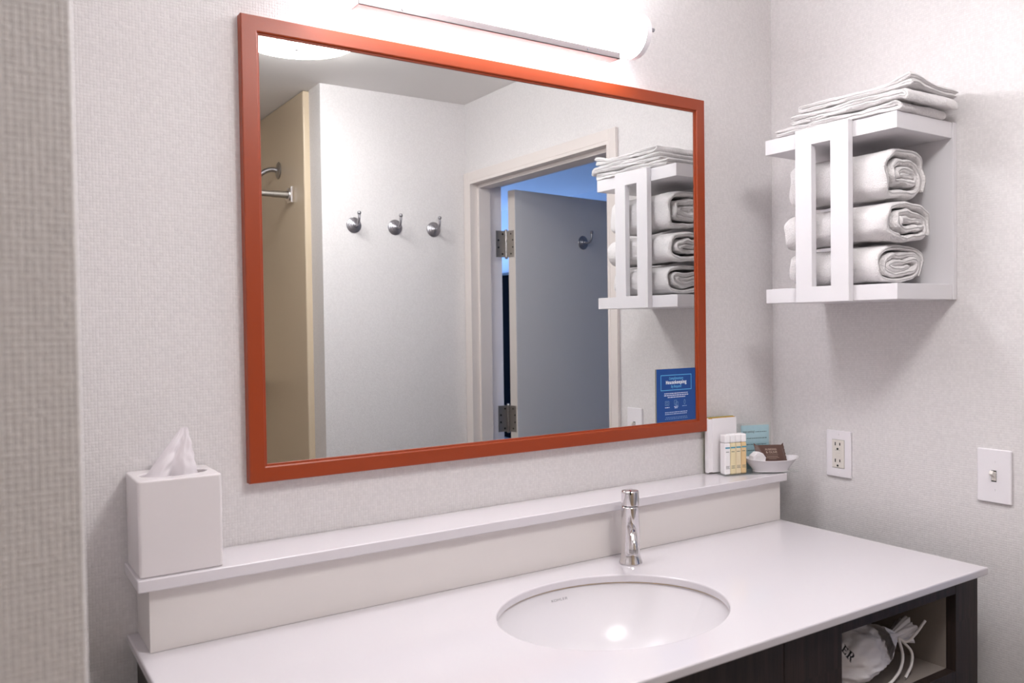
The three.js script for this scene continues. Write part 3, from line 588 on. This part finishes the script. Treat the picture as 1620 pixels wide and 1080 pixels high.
{
  const p = trayPt(0.142, 0.022);
  const d = thing('soap_dish', 'small white boat-shaped porcelain soap dish on the tray', 'dish', [p[0], LY + 0.0034, p[1]]); d.rotation.y = -0.48;
  const prof = [[0.0001, 0.0], [0.60, 0.0], [0.615, 0.002], [0.70, 0.012], [0.84, 0.024], [0.985, 0.0330], [1.0, 0.0342], [0.99, 0.0352], [0.96, 0.0342], [0.82, 0.0262], [0.68, 0.015], [0.58, 0.0055], [0.0001, 0.0045]];
  const g = new THREE.LatheGeometry(new THREE.SplineCurve(prof.map((a) => new THREE.Vector2(a[0], a[1] * 20))).getPoints(70).map((a) => new THREE.Vector2(Math.max(0.0001, a.x), Math.max(0, a.y / 20))), 72), q = g.attributes.position;
  for (let i = 0; i < q.count; i++) { const x = q.getX(i), z = q.getZ(i), r = Math.hypot(x, z), up = smooth(0.7, 1, r) * 0.005 * Math.pow(Math.abs(x / (r || 1)), 3); q.setXYZ(i, x * 0.0735, q.getY(i) * 0.88 + up, z * 0.043); }
  g.computeVertexNormals(); part('bowl', g, M.porcelain, d);
  // brown sachet with crimped ends, leaning on the rim
  const tex = canvasTex(512, 340, (k, w, h) => {
    k.fillStyle = '#5b4139'; k.fillRect(0, 0, w, h); k.fillStyle = '#c9b5a6'; k.textAlign = 'center'; textFit(k, 'ALMOND', 256, 112, 200, '500 52px sans-serif'); textFit(k, '& OLIVE', 256, 168, 200, '500 52px sans-serif');
    k.fillStyle = '#a08a7c'; k.fillRect(150, 196, 210, 5); k.fillRect(160, 226, 190, 9); k.fillRect(140, 250, 230, 7); k.fillRect(190, 272, 130, 6);
  });
  const s = thing('soap_packet', 'brown wrapped soap packet leaning in the white dish', 'soap', [p[0] + 0.006, LY + 0.0225, p[1] + 0.002]); s.rotation.set(-0.42, -0.36, -0.03, 'YXZ');
  const pg = (sgn) => gridGeo(34, 16, (u, v) => {
    const x = (u - 0.5) * 0.083, e = Math.max(0, 1 - Math.abs(u - 0.5) * 2), y = v * 0.047, f = smooth(0, 0.3, e) * Math.pow(Math.sin(Math.PI * Math.min(0.96, Math.max(0.04, v))), 0.5);
    const flare = (1 - smooth(0.02, 0.16, e)) * 0.005 * (v - 0.5) * 2; return [x + (v - 0.5) * -0.002, y + flare, sgn * (0.0062 * f + 0.0002) + (1 - smooth(0, 0.14, e)) * 0.0012 * Math.sin(v * 40)];
  });
  const front = pg(1), back = pg(-1); back.index.array.reverse(); back.computeVertexNormals();
  part('wrapper_front', front, P({ map: tex, roughness: 0.42 }), s); part('wrapper_back', back, P({ color: 0x5b4139, roughness: 0.42 }), s);
  const w = thing('wrapped_soap', 'small white wrapped soap behind the brown packet', 'soap', [p[0] - 0.030, LY + 0.0165, p[1] - 0.012]); w.rotation.set(0.1, -0.3, 0.30);
  const sg = cyl(0.0195, 0.0195, 0.02, 8); sg.rotateX(Math.PI / 2); sg.scale(1, 0.95, 1); sg.translate(0, 0.019, 0); part('wrapper', sg.toNonIndexed(), M.paperWhite, w); w.children[0].geometry.computeVertexNormals();
  const sk = cyl(0.013, 0.013, 0.0008, 24); sk.rotateX(Math.PI / 2); sk.translate(0, 0.019, 0.0105); part('seal', sk, M.bottleWhite, w);
}

// ------------------------------------------------------------------ drawstring bag in the cubby
{
  const b = thing('drawstring_bag', 'crumpled white drawstring cloth bag inside the open cubby', 'bag', [-0.405, 0.7034, 0.5]);
  const tex = canvasTex(512, 512, (k, w, h) => { k.fillStyle = '#e6e2e4'; k.fillRect(0, 0, w, h); k.save(); k.translate(176, 168); k.scale(-1 / 1.2, 1 / 0.37); k.rotate(0.9); k.fillStyle = '#1c1c20'; k.font = 'bold 21px serif'; k.textAlign = 'right'; k.fillText('ER', 12, 0); k.restore(); });
  const bag = S({ map: tex, roughness: 0.95, bumpMap: clothBump, bumpScale: 0.0002 });
  const g = gridGeo(84, 56, (u, v) => {
    const a = u * Math.PI * 2, p = (v - 0.5) * Math.PI; let x = Math.cos(p) * Math.cos(a), y = Math.sin(p), z = Math.cos(p) * Math.sin(a);
    const n = 1 + 0.13 * nz(x * 1.6, y * 1.6, z * 1.6) + 0.10 * (1 - Math.abs(nz(x * 3.1 + 4, y * 4.2, z * 3.1)) * 3) * 0.5 + 0.03 * nz(x * 9, y * 9, z * 9);
    const px = x * 0.118 * n, py = y * (y < 0 ? 0.040 : 0.062) * n + 0.043, pz = z * 0.078 * n;
    return [px - 0.015, Math.max(0.0004, py), pz];
  });
  part('pouch', g, bag, b, 'white cloth with black serif lettering');
  // gathered neck: ruffled cone to the right
  const neck = gridGeo(72, 18, (u, v) => {
    const a = u * Math.PI * 2, r = v < 0.5 ? 0.046 - 0.066 * v : 0.013 + 0.03 * (v - 0.5), ruff = 1 + (0.05 + 0.16 * v) * Math.sin(a * 6 + 5 * nz(Math.cos(a) * 2, Math.sin(a) * 2, v));
    return [0.065 + 0.085 * v, 0.062 + 0.012 * v + r * ruff * Math.cos(a) * 0.85, 0.03 + 0.01 * v + r * ruff * Math.sin(a) * 0.8];
  });
  const nk = S({ color: 0xe4e0e2, roughness: 0.95, side: THREE.DoubleSide });
  part('gathered_neck', neck, nk, b);
  part('cord', tube([[0.108, 0.069, 0.048], [0.118, 0.062, 0.058], [0.135, 0.075, 0.066], [0.165, 0.098, 0.07]], 0.0028, 24, 8), M.cord, b);
  part('cord', tube([[0.108, 0.069, 0.048], [0.100, 0.040, 0.062], [0.080, 0.022, 0.07], [0.050, 0.010, 0.075], [0.02, 0.004, 0.078]], 0.0028, 24, 8), M.cord, b);
  part('cord', tube([[0.112, 0.066, 0.05], [0.13, 0.04, 0.062], [0.12, 0.02, 0.068], [0.10, 0.008, 0.072], [0.085, 0.0036, 0.076]], 0.0028, 24, 8), M.cord, b);
}

renderer.render(scene, camera);
